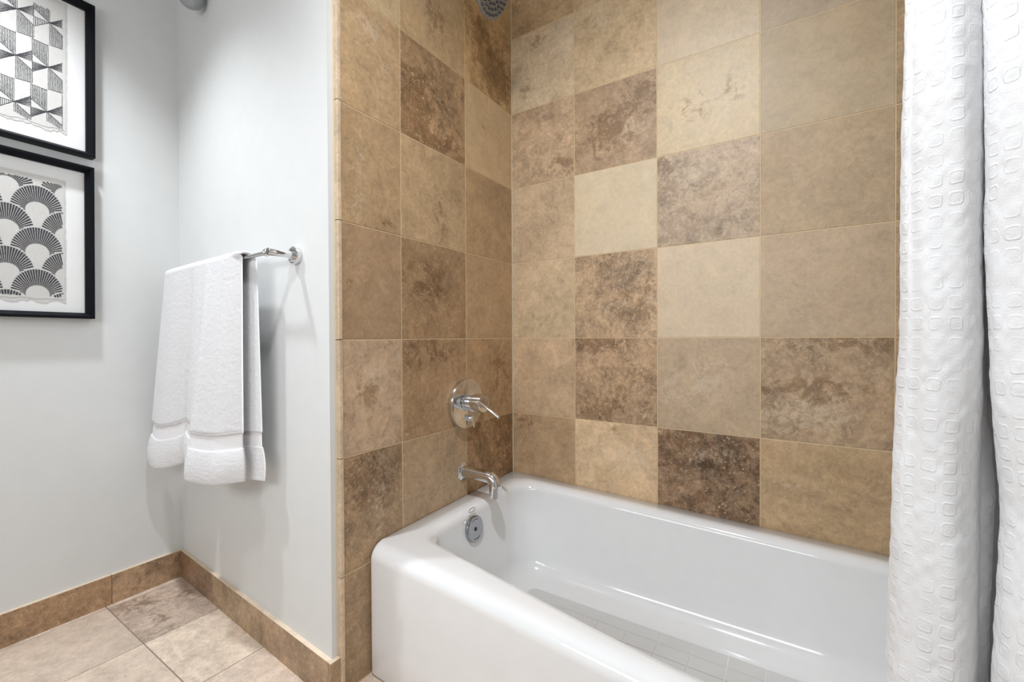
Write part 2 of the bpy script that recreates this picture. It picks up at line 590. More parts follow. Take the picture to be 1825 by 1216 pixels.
# ---- tiled plumbing wall at the left end of the tub (X = 0)
py = [0, .3050, .6115, .8165]
pl_tone = {
    (0, 4): ((178, 146, 98), .25, 0, 0, []), (0, 3): ((170, 136, 88), .35, .05, 0, [('d', .35, .35, .35, .3, .75), ('d', .7, .6, .15, .3, .5)]),
    (0, 2): ((178, 150, 110), .12, 0, 0, [('d', .5, .6, .06, .05, .4), ('d', .65, .55, .05, .05, .35)]),
    (0, 1): ((155, 125, 88), .2, 0, 0, [('t', .5, .9, .6, .25, -.12)]), (0, 0): ((160, 130, 93), .15, 0, 0, []),
    (0, -1): ((156, 124, 86), .22, .0, 0, [('d', .25, .5, .25, .4, .4)]), (0, -2): ((148, 114, 76), .36, .2, 0, [('d', .1, .6, .2, .7, .4)]),
    (1, 4): ((176, 148, 110), .2, 0, 0, []), (1, 3): ((176, 146, 104), .2, 0, .1, [('d', .5, .4, .15, .2, .35), ('l', .75, .5, .15, .2, .3)]),
    (1, 2): ((156, 124, 86), .36, .12, .05, [('d', .85, .35, .25, .35, .55), ('d', .5, .1, .5, .15, .3), ('t', .95, .5, .15, .3, -.1)]),
    (1, 1): ((170, 141, 102), .2, 0, 0, [('d', .45, .35, .15, .3, .3)]), (1, 0): ((148, 117, 82), .28, .06, .05, [('d', .65, .6, .3, .2, .35)]),
    (1, -1): ((154, 122, 86), .26, .08, .05, [('t', .25, .3, .3, .4, .14), ('d', .6, .85, .4, .15, .3)]), (1, -2): ((166, 138, 103), .2, 0, 0, [('d', .8, .5, .3, .2, .15)]), (1, -3): ((160, 130, 95), .2, 0, 0, []),
    (2, 4): ((182, 156, 116), .2, 0, 0, []), (2, 3): ((182, 156, 116), .2, 0, .1, []),
    (2, 2): ((170, 140, 100), .22, .04, .08, [('l', .6, .8, .2, .1, .55), ('l', .3, .5, .2, .1, .2)]),
    (2, 1): ((164, 134, 95), .2, .0, .1, [('d', .3, .08, .15, .05, .6), ('l', .75, .4, .1, .4, .3)]),
    (2, 0): ((156, 126, 93), .18, 0, .0, [('d', .9, .5, .1, .1, .3)]), (2, -1): ((174, 146, 115), .26, .02, .1, [('d', .6, .6, .25, .2, .3), ('l', .35, .7, .4, .3, .2)]),
    (2, -2): ((150, 122, 88), .34, .12, .12, [('d', .6, .75, .4, .2, .4), ('l', .45, .5, .2, .4, .2)]), (2, -3): ((152, 124, 91), .26, .06, .05, []),
}
cells = []
for ci in range(3):
    for j in range(-3, 5):
        z0 = max(Zr(j), .003)
        z1 = min(Zr(j + 1), CEIL)
        t = pl_tone.get((ci, j), ((160, 130, 95), .25, 0, 0, []))
        # plane axis U runs out of the corner towards the room (-Y); mirror spots so U=0 is the inside corner
        cells.append((py[ci], py[ci + 1], z0, z1) + lift(t, 1.38 if ci == 0 else 1.22))  # stone colour brightened against weak light, most in the column beside the corner
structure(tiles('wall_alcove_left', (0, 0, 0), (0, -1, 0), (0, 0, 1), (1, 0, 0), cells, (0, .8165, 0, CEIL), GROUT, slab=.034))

# ---- stone bullnose trim that finishes the tile edge at the outer corner, one length per course
mb = MB()
for j in range(-3, 5):
    z0, z1 = max(Zr(j), .003) + .001, min(Zr(j + 1), CEIL) - .001
    prof = [(-.0118, -.8285), (-.0113, -.8300), (.0015, -.8300), (.0040, -.8285), (.0048, -.8265), (.0048, -.8195), (.0035, -.8180), (-.0118, -.8180)]
    mb.prism(prof, z0, z1)
o = mb.build('trim_1', M_TRAV, angle=25)
stone_attr(o, (205, 180, 147), .20)
structure(o)
mb = MB()
mb.prism([(-.0117, -.8322), (-.0117, -.8296), (-.0088, -.8296)], .105, CEIL)
mb.prism([(-.0020, .0020), (.0002, -.0030), (.0030, -.0002)], .37, CEIL)
structure(mb.build('trim_2', M_CAULK, smooth=False))

# ------------------------------------------------------------------ painted walls (slightly out of square, as measured)
COR = np.array([-1.0425, -.7905])
TW = np.array([.99854, -.05405])         # along the towel wall, away from the inside corner
TN = np.array([TW[1], -TW[0]])           # its normal, into the room
AR = np.array([.0298, -.99956])          # along the picture wall, towards the camera side
AN = np.array([.99956, .0298])           # its normal, into the room


def Wt(s, d, z):
    q = COR + TW * s + TN * d
    return np.array([q[0], q[1], z])


def Wa(s, d, z):
    q = COR + AR * s + AN * d
    return np.array([q[0], q[1], z])


TLEN = 1.0322
mb = MB()
e = Wt(TLEN, 0, 0)
mb.prism([tuple(COR), (e[0], e[1]), (-.0119, -.8285), (-.0345, -.8285), (-.0345, .0), (-.14, .0), (-.14, COR[1] + .10), (COR[0] - .02, COR[1] + .10), (COR[0] - .02, COR[1])], 0, CEIL)
structure(mb.build('wall_rear', M_PAINT, smooth=False))
mb = MB()
f = Wa(1.75, 0, 0)
mb.prism([tuple(COR), (COR[0] - .1, COR[1] + .1), (f[0] - .1, f[1]), (f[0], f[1])], 0, CEIL)
structure(mb.build('wall_left', M_PAINT, smooth=False))
structure(MB().box((1.53, -1.0, 0), (1.63, .1, CEIL)).build('wall_alcove_right', M_PAINT, smooth=False))
structure(MB().box((1.95, -2.65, 0), (2.05, -1.0, CEIL)).add([], []).build('wall_right', M_PAINT, smooth=False))
structure(MB().box((1.63, -1.0, 0), (2.05, -.9, CEIL)).build('wall_return', M_PAINT, smooth=False))
structure(MB().box((-1.2, -2.65, 0), (2.05, -2.55, CEIL)).build('wall_front', M_PAINT, smooth=False))
structure(MB().box((-1.25, -2.65, CEIL), (2.05, .12, CEIL + .1)).build('ceiling', M_CEIL, smooth=False))

# ---- stone floor
fp = .3235
fx = [-.682 + fp * k for k in range(-2, 9)]
fy = [1.0275 + fp * k for k in range(-2, 6)]     # distance towards the room (-Y)
fl_tone = {}
cells = []
for a in range(len(fx) - 1):
    for b in range(len(fy) - 1):
        q = rnd.uniform(-6, 6)
        cells.append((fx[a], fx[a + 1], fy[b], fy[b + 1], (211 + q, 190 + q, 170 + q), .20, .03, .12, []))


def set_floor(a, b, *t):
    for k, c in enumerate(cells):
        if abs(c[0] - fx[a]) < 1e-6 and abs(c[2] - fy[b]) < 1e-6:
            cells[k] = c[:4] + t


set_floor(1, 1, (192, 169, 150), .30, .04, .12, [('d', .35, .45, .5, .07, .4), ('d', .12, .9, .2, .18, .55), ('d', .55, .75, .35, .08, .4), ('d', .9, .9, .2, .1, .3)])   # streaky grey-brown tile in the corner
set_floor(2, 1, (212, 192, 170), .24, .02, .14, [])
set_floor(1, 2, (207, 186, 166), .16, .0, .1, [('l', .5, .5, .4, .3, .3)])
set_floor(2, 2, (209, 188, 167), .18, .02, .12, [])
structure(tiles('floor', (0, 0, 0), (1, 0, 0), (0, -1, 0), (0, 0, 1), cells, (-1.2, 1.95, -.12, 2.6), FGROUT, gap=.0030, sub=12, slab=.05))

# ---- stone baseboards
BT, BH = .012, .1035


def board(name, pieces):
    mb = MB()
    tones = []
    for quad, tone in pieces:
        n0 = len(mb.v)
        c = .0012
        mb.prism(quad, .0, BH - .0016)
        tones += [tone] * (len(mb.v) - n0)
        n0 = len(mb.v)
        mb.prism(quad, BH - .0016, BH)
        tones += [(226, 204, 176)] * (len(mb.v) - n0)
    o = mb.build(name, M_TRAV, smooth=False)
    stone_attr(o, (150, 120, 90), .34, .06, .08)
    col = np.array([stone(t) for t in tones], np.float32)
    o.data.attributes['tcol'].data.foreach_set('color', col.ravel())
    par = np.array([[.10 if t == (226, 204, 176) else .34, 0 if t == (226, 204, 176) else .06, .05, 1] for t in tones], np.float32)
    o.data.attributes['tpar'].data.foreach_set('color', par.ravel())
    sd = {}
    s = np.array([sd.setdefault(t, tuple(rnd.uniform(-9, 9) for _ in range(3))) for t in tones], np.float32)
    o.data.attributes['tseed'].data.foreach_set('vector', s.ravel())
    return structure(o)


def wq(Wf, s0, s1, d0, d1):
    return [tuple(Wf(s0, d0, 0)[:2]), tuple(Wf(s1, d0, 0)[:2]), tuple(Wf(s1, d1, 0)[:2]), tuple(Wf(s0, d1, 0)[:2])]


g = .0008
board('baseboard_left', [(wq(Wa, BT + .0005, .2210 - g, 0, BT)[::-1], (178, 144, 108)), (wq(Wa, .2210 + g, .52, 0, BT)[::-1], (172, 136, 98)), (wq(Wa, .5216, 1.7, 0, BT)[::-1], (180, 146, 110))])
xo = Wt(TLEN, 0, 0)
board('baseboard_rear', [(wq(Wt, 0, .3080, 0, BT), (156, 122, 92)), (wq(Wt, .3096, .6690, 0, BT), (172, 143, 108)), (wq(Wt, .6706, TLEN, 0, BT), (166, 136, 104)),
                         ([tuple(Wt(TLEN + .0005, BT, 0)[:2]), tuple(Wt(TLEN + .0120, BT, 0)[:2]), (.0002, -.8302), (-.0115, -.8302)], (160, 130, 96))])


# ------------------------------------------------------------------ framed prints
def frame_thing(label, s0, s1, z0, z1, rot, kind):
    sc_, zc = (s0 + s1) / 2, (z0 + z1) / 2
    ca, sa = math.cos(rot), math.sin(rot)

    def Q(s, d, z):
        ds, dz = s - sc_, z - zc
        return Wa(sc_ + ds * ca - dz * sa, d, zc + ds * sa + dz * ca)
    root = thing('framed_print', Q(sc_, .0, z0), label, 'framed print')
    # mitred moulding: (inset, depth off the wall)
    prof = [(0, .0015), (0, .0345), (.0008, .0355), (.0075, .0355), (.0085, .0345), (.0190, .0170), (.0190, .0110), (.0190, .0015)]
    vs, fs = [], []
    n = len(prof)
    for cs, cz in ((0, 0), (1, 0), (1, 1), (0, 1)):
        for w, d in prof:
            s = s0 + w if cs == 0 else s1 - w
            z = z0 + w if cz == 0 else z1 - w
            vs.append(Q(s, d, z))
    for k in range(4):
        k2 = (k + 1) % 4
        for i in range(n):
            i2 = (i + 1) % n
            fs.append((k * n + i, k * n + i2, k2 * n + i2, k2 * n + i))
    put('frame_moulding', vs, fs, M_BLACK, root, smooth=False)

    def slab(name, a, b, c, d, d0, d1, mat, par):
        vs = [Q(s, q, z) for q in (d0, d1) for (s, z) in ((a, c), (b, c), (b, d), (a, d))]
        return put(name, vs, [(0, 1, 2, 3), (7, 6, 5, 4), (0, 4, 5, 1), (1, 5, 6, 2), (2, 6, 7, 3), (3, 7, 4, 0)], mat, par, smooth=False)
    slab('mount_board', s0 + .0188, s1 - .0188, z0 + .0188, z1 - .0188, .002, .0070, M_MAT, root)
    slab('glass_pane', s0 + .0186, s1 - .0186, z0 + .0186, z1 - .0186, .0150, .0165, M_GLASS, root)

    def ragged(name, a, b, c, d, dep, amp, par, mat=M_LINEN):
        """a piece of cloth with hand-torn edges, lying just off the mount"""
        pts = []
        nn = 46
        for k in range(nn):
            pts.append((a + (b - a) * k / nn, c + rnd.uniform(-amp, amp) + amp * .8 * math.sin(k * .55)))
        for k in range(nn):
            pts.append((b + rnd.uniform(-amp, amp) * .35, c + (d - c) * k / nn))
        for k in range(nn):
            pts.append((b - (b - a) * k / nn, d + rnd.uniform(-amp, amp) * .4))
        for k in range(nn):
            pts.append((a + rnd.uniform(-amp, amp) * .35, d - (d - c) * k / nn))
        m = len(pts)
        vs = [Q(s, dep + .0012, z) for s, z in pts] + [Q(s, dep, z) for s, z in pts]
        fs = [tuple(range(m)), tuple(range(2 * m - 1, m - 1, -1))] + [(i, m + i, m + (i + 1) % m, (i + 1) % m) for i in range(m)]
        return put(name, vs, fs, mat, par, smooth=False)
    ink_v, ink_f = [], []

    def stroke(p, q, w0, w1, cut=None, seg=6, wob=.0003, jit=.2):
        """one brush stroke as a thin ribbon of short quads"""
        (sx, sz), (ex, ez) = p, q
        dx, dz = ex - sx, ez - sz
        ln = math.hypot(dx, dz)
        if ln < 1e-6:
            return
        nx, nz = -dz / ln, dx / ln
        pr = None
        seg = max(1, seg)
        for k in range(seg + 1):
            t = k / seg
            jw = rnd.uniform(-wob, wob)
            x, z = sx + dx * t + nx * jw, sz + dz * t + nz * jw
            w = (w0 + (w1 - w0) * t) * rnd.uniform(1 - jit, 1 + jit) / 2
            ok = cut is None or cut(x, z)
            if ok:
                i = len(ink_v)
                ink_v.append(Q(x + nx * w, DI, z + nz * w))
                ink_v.append(Q(x - nx * w, DI, z - nz * w))
                if pr is not None:
                    ink_f.append((pr, pr + 1, i + 1, i))
                pr = i
            else:
                pr = None
    DI = .0096
    if kind == 'triangles':
        paper = ragged('printed_cloth', .3195, s1 - .058, 1.612, 2.03, .0080, .0030, root)
        ragged('cloth_backing', .3160, s1 - .060, 1.603, 2.03, .0071, .0035, root)
        w, Hh = .0353, .1437
        clip = lambda x, z: .3255 < x < s1 - .066 and 1.6190 + .004 * math.sin(x * 90) < z < 1.989
        for ci in range(-1, 5):
            for ri in range(-1, 4):
                cx = .3561 + ci * 2 * w + (1.9453 - (1.9453 - ri * Hh)) * .024
                cz = 1.9453 - ri * Hh - ci * .0
                T = lambda a, b: (cx - a * w, cz + b * Hh)      # a>0 towards the corner side (right in view)

                def line(a, b, ww=.0013):
                    stroke(T(*a), T(*b), ww, ww, clip, 14)
                # vertical hatching, left quad above the node
                for a, b in (((-1, .5), (0, .48)), ((0, .5), (0, 0)), ((-1, .5), (-1, .18)), ((-1, .18), (0, 0)), ((-1, 0), (0, 0)), ((-1, -.22), (0, 0)),
                             ((-1, 0), (-1, -.22)), ((1, .23), (0, 0)), ((1, .23), (1, 0)), ((1, 0), (0, 0)), ((1, -.2), (0, 0)), ((0, 0), (0, -.49)), ((1, -.2), (1, -.47)), ((0, -.49), (1, -.47))):
                    line(a, b)
                for k in range(1, 11):
                    x = -1 + k / 11
                    stroke(T(x, .49), T(x, .18 * -x + .005), .0014, .0019, clip, 12)
                    x = k / 11
                    stroke(T(x, -.2 * x), T(x, -.48), .0018, .0014, clip, 12)
                vert_left = (ri + ci) % 3 == 0
                for k in range(1, 9):
                    t = k / 9
                    if vert_left:
                        stroke(T(-t, 0), T(-t, -.22 * t), .0015, .0015, clip, 5)
                    else:
                        stroke(T(-1, -.22 * t), T(-.06, -.22 * t * .10), .0017, .0009, clip, 10)
                    stroke(T(1, .23 * t), T(.06, .23 * t * .10), .0017, .0009, clip, 10)
    else:
        paper = ragged('printed_cloth', .3275, s1 - .058, 1.0600, 1.449, .0080, .0012, root)
        ragged('cloth_backing', .3240, s1 - .056, 1.0510, 1.449, .0071, .0040, root)
        c, r = .0652, .1315
        a_, b_, ia, ib = .0580, .0775, .0265, .0275
        rows = []
        fans = []
        for ri in range(-1, 4):
            for ci in range(-1, 5):
                for half in (0, 1):
                    fx_ = .3888 + (2 * ci + half) * c
                    top = 1.4140 - ri * r - half * .0690
                    fans.append((fx_, top - b_, 2 * ri + half))

        def clip(x, z):
            return .3325 < x < s1 - .066 and 1.0660 < z < 1.4335
        for (X, Z, lev) in fans:
            front = [(X2, Z2) for (X2, Z2, l2) in fans if l2 > lev and l2 <= lev + 2 and abs(X2 - X) < 2.1 * c]

            def cut(x, z):
                if not clip(x, z):
                    return False
                return all(((x - X2) / (a_ * 1.05)) ** 2 + ((z - Z2) / (b_ * 1.04)) ** 2 > 1 or z < Z2 - .05 for X2, Z2 in front)
            nst = 33
            for k in range(nst + 1):
                th = math.radians(-14) + math.radians(208) * k / nst
                p = (X + ia * math.cos(th), Z + ib * math.sin(th))
                q = (X + a_ * math.cos(th), Z + b_ * math.sin(th))
                stroke(p, q, .0020, .0050, cut, 14, .00008, .07)
    put('printed_pattern', ink_v, ink_f, M_INK, paper, smooth=False)
    return root


frame_thing('black framed print of hatched triangles, hanging above the other framed print', .2530, .662, 1.5425, 2.0560, math.radians(.45), 'triangles')
frame_thing('black framed print of overlapping fan scallops, lower of the two on the wall', .2600, .669, .9995, 1.5085, math.radians(.35), 'fans')

# ------------------------------------------------------------------ towel bar
SB, ZB, DB = .8835, .2309 + H0, .0730
bar = thing('towel_bar', Wt(SB, 0, ZB), 'chrome towel bar with round flange on the white wall', 'towel bar')
TN3 = np.array([TN[0], TN[1], 0])
TW3 = np.array([TW[0], TW[1], 0])
for s in (SB, .118):
    MB().lathe([(0, 0), (.0228, 0), (.0235, .001), (.0235, .0145), (.0228, .0155), (.0095, .0155), (0, .0155)], Wt(s, .0003, ZB), TN3, 40).build('flange', M_CHROME, bar)
    MB().lathe([(0, .014), (.0098, .014), (.0098, DB + .006), (.009, DB + .0075), (0, DB + .0075)], Wt(s, 0, ZB), TN3, 28).build('post', M_CHROME, bar)
MB().lathe([(0, .119), (.0058, .119), (.0058, SB - .012), (0, SB - .012)], Wt(0, DB, ZB) - TW3 * 0 + np.array([0, 0, 0]), TW3, 24).build('rail', M_CHROME, bar)
MB().lathe([(0, -.024), (.0095, -.024), (.0105, -.0225), (.0105, -.0205), (.0095, -.019), (.0045, -.0165), (.0045, .0), (0, .0)], Wt(SB, DB, ZB), TW3, 28).build('collar', M_CHROME, bar)


# ------------------------------------------------------------------ bath towel hung over the bar
def towel():
    root = thing('bath_towel', Wt(.45, DB, ZB), 'white terry bath towel folded over the chrome towel bar', 'towel')
    sec = []
    ZT = ZB + .0075
    lf, lb = .64, .635
    nU = 210

    def station(side, t):
        """centre line of the cloth: returns arrays s,d,z over u for drop fraction t (0 at the bar)"""
        u = np.linspace(0, 1, nU)
        if side == 'f':
            sl = .150 - .100 * t ** .9
            sr = .742 - .020 * t
            s = sl + (sr - sl) * u
            uc = .47 - .03 * t
            crease = np.exp(-((u - uc) / .026) ** 2)
            fold = .013 * np.sin(u * 9.0 + .6) * (1 - u) + .003 * np.sin(u * 26 + 2 * t)
            pl = np.clip(u / uc, 0, 1)
            pr = np.clip((u - uc) / (1 - uc), 0, 1)
            lobe = .024 * t * np.sin(np.pi * pl) ** .8 * (u < uc)
            pk = .56
            lobe = lobe + .034 * t * np.where(pr < pk, np.sin(np.pi / 2 * pr / pk), np.cos(np.pi / 2 * (pr - pk) / (1 - pk)) ** .8) * (u >= uc)
            wrap = -.028 * sstep(.87, 1.0, u) - .012 * sstep(.08, 0, u)
            ridge = .010 * np.sqrt(t) * np.exp(-((u - .70) / .035) ** 2) - .007 * np.sqrt(t) * np.exp(-((u - .62) / .03) ** 2)
            d = DB + .0185 + .010 * t + fold * t + lobe - .036 * t ** 1.1 * crease + ridge + wrap * (.35 + .65 * t)
            bot = .055 * (1 - u) + .012 * np.sin(np.pi * pl) * (u < uc) - .016
            bot = bot + (u >= uc) * (.030 * np.sin(np.pi * pr) + .055 * pr - .040) + (u < uc) * (.014 * np.sin(np.pi * pl) - .012) - .010 * crease
            z = ZT + .010 * (1 - t) ** 8 - t * (lf + bot)
        else:
            sl, sr = .20, .770 + .006 * t
            s = sl + (sr - sl) * u
            d = DB - .0165 - .004 * t + .006 * t * np.sin(u * 11)
            z = ZT - t * (lb + .02 * (1 - u) + .012 * np.sin(np.pi * u))
        return s, d, z

    def ring(side, t, half, edge):
        s, d, z = station(side, t)
        sg = 1 if side == 'f' else -1
        return s, d, z, sg * half

    # path stations: front from bottom to bar, over the bar, down the back
    def build(name, stations, mat, fuzz, parent, cap=True):
        """stations: list of (outer s,d,z arrays, inner s,d,z arrays)"""
        rows = []
        for (so, do, zo, si, di, zi) in stations:
            ss = np.concatenate([so, si[::-1]])
            dd = np.concatenate([do, di[::-1]])
            zz = np.concatenate([zo, zi[::-1]])
            rows.append(np.stack([ss, dd, zz], -1))
        A = np.array(rows)
        nv, nu = A.shape[0], A.shape[1]
        if fuzz:
            k = smooth2(rng.normal(0, 1, (nv, nu)), 1)
            k2 = smooth2(rng.normal(0, 1, (nv, nu)), 2)
            cen = A.mean(1, keepdims=True)
            # push along the approximate normal (away from the cloth centre line)
            nrm = np.zeros_like(A)
            dU = np.roll(A, -1, 1) - np.roll(A, 1, 1)
            dV = np.gradient(A, axis=0)
            nrm = np.cross(dV, dU)
            nrm /= np.linalg.norm(nrm, axis=2, keepdims=True) + 1e-9
            half = nu // 2
            uu = np.concatenate([np.linspace(0, 1, half), np.linspace(1, 0, half)])
            ew = np.clip((.5 - np.abs(uu - .5)) / .015, 0, 1)[None, :]
            A = A + nrm * (fuzz * (k * 1.3 + .6 * k2) * ew)[:, :, None]
        pts = np.empty_like(A)
        q = COR[None, None, :] + TW[None, None, :] * A[:, :, :1] + TN[None, None, :] * A[:, :, 1:2]
        pts[:, :, :2] = q
        pts[:, :, 2] = A[:, :, 2]
        fs = grid_faces(nu, nv, True).tolist()
        if cap:
            for r in (0, nv - 1):
                half = nu // 2
                b = r * nu
                for i in range(half - 1):
                    fq = (b + i, b + i + 1, b + nu - 2 - i, b + nu - 1 - i)
                    fs.append(fq if r else fq[::-1])
        return put(name, pts.reshape(-1, 3), fs, mat, parent, True, None)

    def layer(side, t, th_out, th_in, inset=0.0):
        s, d, z = station(side, t)
        sg = 1 if side == 'f' else -1
        # round the side edges: thin towards u = 0, 1
        u = np.linspace(0, 1, nU)
        e = np.sqrt(np.clip(1 - (np.abs(u - .5) * 2) ** 12, 0, 1))
        s2 = s + inset * (0.5 - u) * 2
        # spread round lobes: tilt of surface
        return (s2, d + sg * th_out * e, z, s2, d - sg * th_in * e, z)

    tb0, tb1 = .785, .850           # woven band on the drop
    # body
    st = []
    for t in np.linspace(tb0, .02, 150):
        st.append(layer('f', t, .0075 * (1 if t < tb0 - .012 else .75), .0055))
    su, du, zu = station('f', .02)
    sb, db, zb = station('b', .02)
    for a in np.linspace(.12, .88, 12):
        th = math.pi * a
        cth, sth = math.cos(th), math.sin(th)
        w = a
        sm = su * (1 - w) + sb * w
        rm = .017
        zc = (zu * (1 - w) + zb * w) + .001
        u = np.linspace(0, 1, nU)
        e = np.sqrt(np.clip(1 - (np.abs(u - .5) * 2) ** 12, 0, 1))
        ro, ri = rm + .0072 * e, rm - .0055 * e
        st.append((sm, DB + ro * cth + 0 * u, zc + ro * sth * .85, sm, DB + ri * cth + 0 * u, zc + ri * sth * .7))
    for t in np.linspace(.02, tb0, 130):
        st.append(layer('b', t, .0065, .005))
    build('terry_body', st, M_TERRY, .00040, root)
    for side in 'fb':
        st = [layer(side, t, .0030, .0025, .004) for t in np.linspace(tb0 - .01, tb1 + .01, 26)]
        build('woven_band', st, M_BAND, 0, root)
        st = []
        for k, t in enumerate(np.linspace(tb1, 1.0, 46)):
            q = (t - tb1) / (1 - tb1)
            fat = (.0052 + .0058 * math.sin(math.pi * min(1, q * 1.02)) ** .7) * (1 if side == 'f' else .8)
            fat *= 1 if q < .93 else max(.25, math.sqrt(max(0, 1 - ((q - .93) / .075) ** 2)))
            st.append(layer(side, t, fat, .004, -.012 * math.sin(math.pi * min(1, q * .9)) ** .7))
        build('terry_hem', st, M_TERRY, .00036, root)
    return root


towel()

# ------------------------------------------------------------------ grey round wall lamp at the top of the corner
lamp = thing('wall_lamp', Wt(.285, 0, 2.20), 'grey metal wall lamp, its rounded bottom just showing above the towel', 'lamp')
c = Wt(.280, .045, 2.072)
prof = [(0, 0), (.010, .001), (.020, .0045), (.029, .011), (.0345, .020), (.0375, .032), (.0385, .036), (.0375, .037), (.0375, .20), (.035, .22), (.0, .222)]
MB().lathe(prof, c, (0, 0, 1), 48).build('lamp_shade', M_GREYMETAL, lamp)
MB().lathe([(0, 0), (.034, 0), (.034, .010), (0, .010)], Wt(.280, .0005, 2.20), TN3, 32).build('back_plate', M_GREYMETAL, lamp)

# ------------------------------------------------------------------ bathtub
ZRIM = H0 - .552
ZF = H0 - .872
FO = (np.array([0, .25, .5, .73, .95, 1.2, 1.52]), np.array([-.7385, -.746, -.758, -.773, -.782, -.776, -.745]))
FI = (np.array([.0, .12, .36, .69, .9, 1.1, 1.44, 1.52]), np.array([-.600, -.612, -.650, -.700, -.716, -.712, -.67, -.66]))


def ring(x0, x1, yb, fcur, fy_off, r, z, fw=0.0, nx=64, ny=30, nc=10):
    """closed plan outline: left side, front (bowed), right side, back; corner radius r"""
    F = lambda x: np.interp(x, fcur[0], fcur[1]) + fy_off
    # smooth the bow
    def Fs(x):
        return sum(F(x + k * .03) for k in range(-4, 5)) / 9
    pts = []
    yl, yr = Fs(x0 + r), Fs(x1 - r)
    for k in range(ny):                                   # left, from back to front
        pts.append((x0, (yb - r) + ((yl + r) - (yb - r)) * k / ny))
    for k in range(nc):
        a = math.pi + (math.pi / 2) * k / nc
        pts.append((x0 + r + r * math.cos(a), yl + r + r * math.sin(a)))
    for k in range(nx):
        x = x0 + r + (x1 - x0 - 2 * r) * k / nx
        pts.append((x, Fs(x)))
    for k in range(nc):
        a = 1.5 * math.pi + (math.pi / 2) * k / nc
        pts.append((x1 - r + r * math.cos(a), yr + r + r * math.sin(a)))
    for k in range(ny):
        pts.append((x1, (yr + r) + ((yb - r) - (yr + r)) * k / ny))
    for k in range(nc):
        a = (math.pi / 2) * k / nc
        pts.append((x1 - r + r * math.cos(a), yb - r + r * math.sin(a)))
    for k in range(nx):
        pts.append((x1 - r - (x1 - x0 - 2 * r) * k / nx, yb))
    for k in range(nc):
        a = .5 * math.pi + (math.pi / 2) * k / nc
        pts.append((x0 + r + r * math.cos(a), yb - r + r * math.sin(a)))
    out = []
    for x, y in pts:
        w = min(1, max(0, (z - ZF) / (ZRIM - ZF))) if z > .06 else 0
        out.append((x, y, z + w * (-.030 * x + .022 * y)))
    return out


tub = thing('bathtub', (.76, -.38, 0), 'white glossy alcove bathtub beside the travertine walls', 'bathtub')
X0, X1, YB = .003, 1.522, -.003
rings = []
R = .040
rings.append(ring(X0, X1, YB, FO, .004, .012, .0015))
rings.append(ring(X0, X1, YB, FO, .000, .012, .012))
rings.append(ring(X0, X1, YB, FO, .000, .012, .10))
rings.append(ring(X0, X1, YB, FO, .000, .012, .22))
for a in np.linspace(0, 90, 12):
    a = math.radians(a)
    rings.append(ring(X0, X1, YB, FO, R * (1 - math.cos(a)), .012, ZRIM - R + R * math.sin(a)))
IN = dict(x0=.078, x1=1.455, yb=-.070, fo=-.012, r=.085)
# flat rim, then a soft roll into the basin
for t in (.25, .5, .75):
    pass
Rr = .030
for a in np.linspace(90, 0, 10):
    a = math.radians(a)
    k = Rr * math.cos(a)
    rings.append(ring(.060 + k, 1.470 - k, -.052 - k, FI, -.022 + k, .085, ZRIM - Rr + Rr * math.sin(a)))
for q in np.linspace(.12, 1, 9):
    z = (ZRIM - Rr) + ((ZF + .075) - (ZRIM - Rr)) * q
    rings.append(ring(.090 + .036 * q, 1.440 - .16 * q, -.082 - .040 * q, FI, .008 + .045 * q, .085 + .012 * q, z))
for a in np.linspace(0, 90, 9)[1:]:
    a = math.radians(a)
    k = 1 - math.cos(a)
    rings.append(ring(.126 + .075 * k, 1.28 - .075 * k, -.122 - .078 * k, FI, .053 + .07 * k, .097, ZF + .075 * (1 - math.sin(a))))
for q in (.3, .6, .85):
    rings.append(ring(.201 + (.45) * q, 1.205 - .45 * q, -.200 - .16 * q, FI, .123 + .19 * q, .097 - .08 * q, ZF - .002 * q))
nR = len(rings[0])
vs = [p for r in rings for p in r]
fs = grid_faces(nR, len(rings), True)[:, ::-1].tolist()
last = (len(rings) - 1) * nR
fs.append(tuple(last + i for i in range(nR - 1, -1, -1)))
o = put('tub_shell', vs, fs, M_PORC, tub, True, None)

# patterned grip panel on the tub floor: rows of rectangles with pale joints
mb = MB()
gx0, gx1, gy0, gy1 = .215, 1.19, -.212, -.52
nx, ny = 11, 6
for i in range(nx):
    for j in range(ny):
        a0, a1 = gx0 + (gx1 - gx0) * i / nx + .0012, gx0 + (gx1 - gx0) * (i + 1) / nx - .0012
        b0, b1 = gy0 + (gy1 - gy0) * j / ny - .0012, gy0 + (gy1 - gy0) * (j + 1) / ny + .0012
        mb.box((a0, b1, ZF - .003), (a1, b0, ZF + .0006))
mb.build('grip_panel', M_PORC_GRIP, tub, smooth=False)

# overflow plate on the sloping end wall of the basin
oc = np.array([.1000, -.3955, H0 - .6255])
on = np.array([.985, 0, .10])
on /= np.linalg.norm(on)
ov = MB().lathe([(0, -.004), (.041, -.004), (.0425, .001), (.0415, .006), (.038, .0085), (.030, .0078), (.0, .0070)], oc, on, 48).build('overflow_plate', M_CHROME_WORN, tub)
ov['label'] = 'round worn chrome overflow plate'
MB().lathe([(0, .0068), (.0062, .0068), (.0062, .0088), (.0048, .0098), (0, .0098)], oc, on, 20).build('screw', M_DARKGAP, ov)
e2 = np.cross(on, np.array([0, 1.0, 0]))
e2 /= np.linalg.norm(e2)
if e2[2] < 0:
    e2 = -e2
E1 = np.array([0, 1.0, 0])


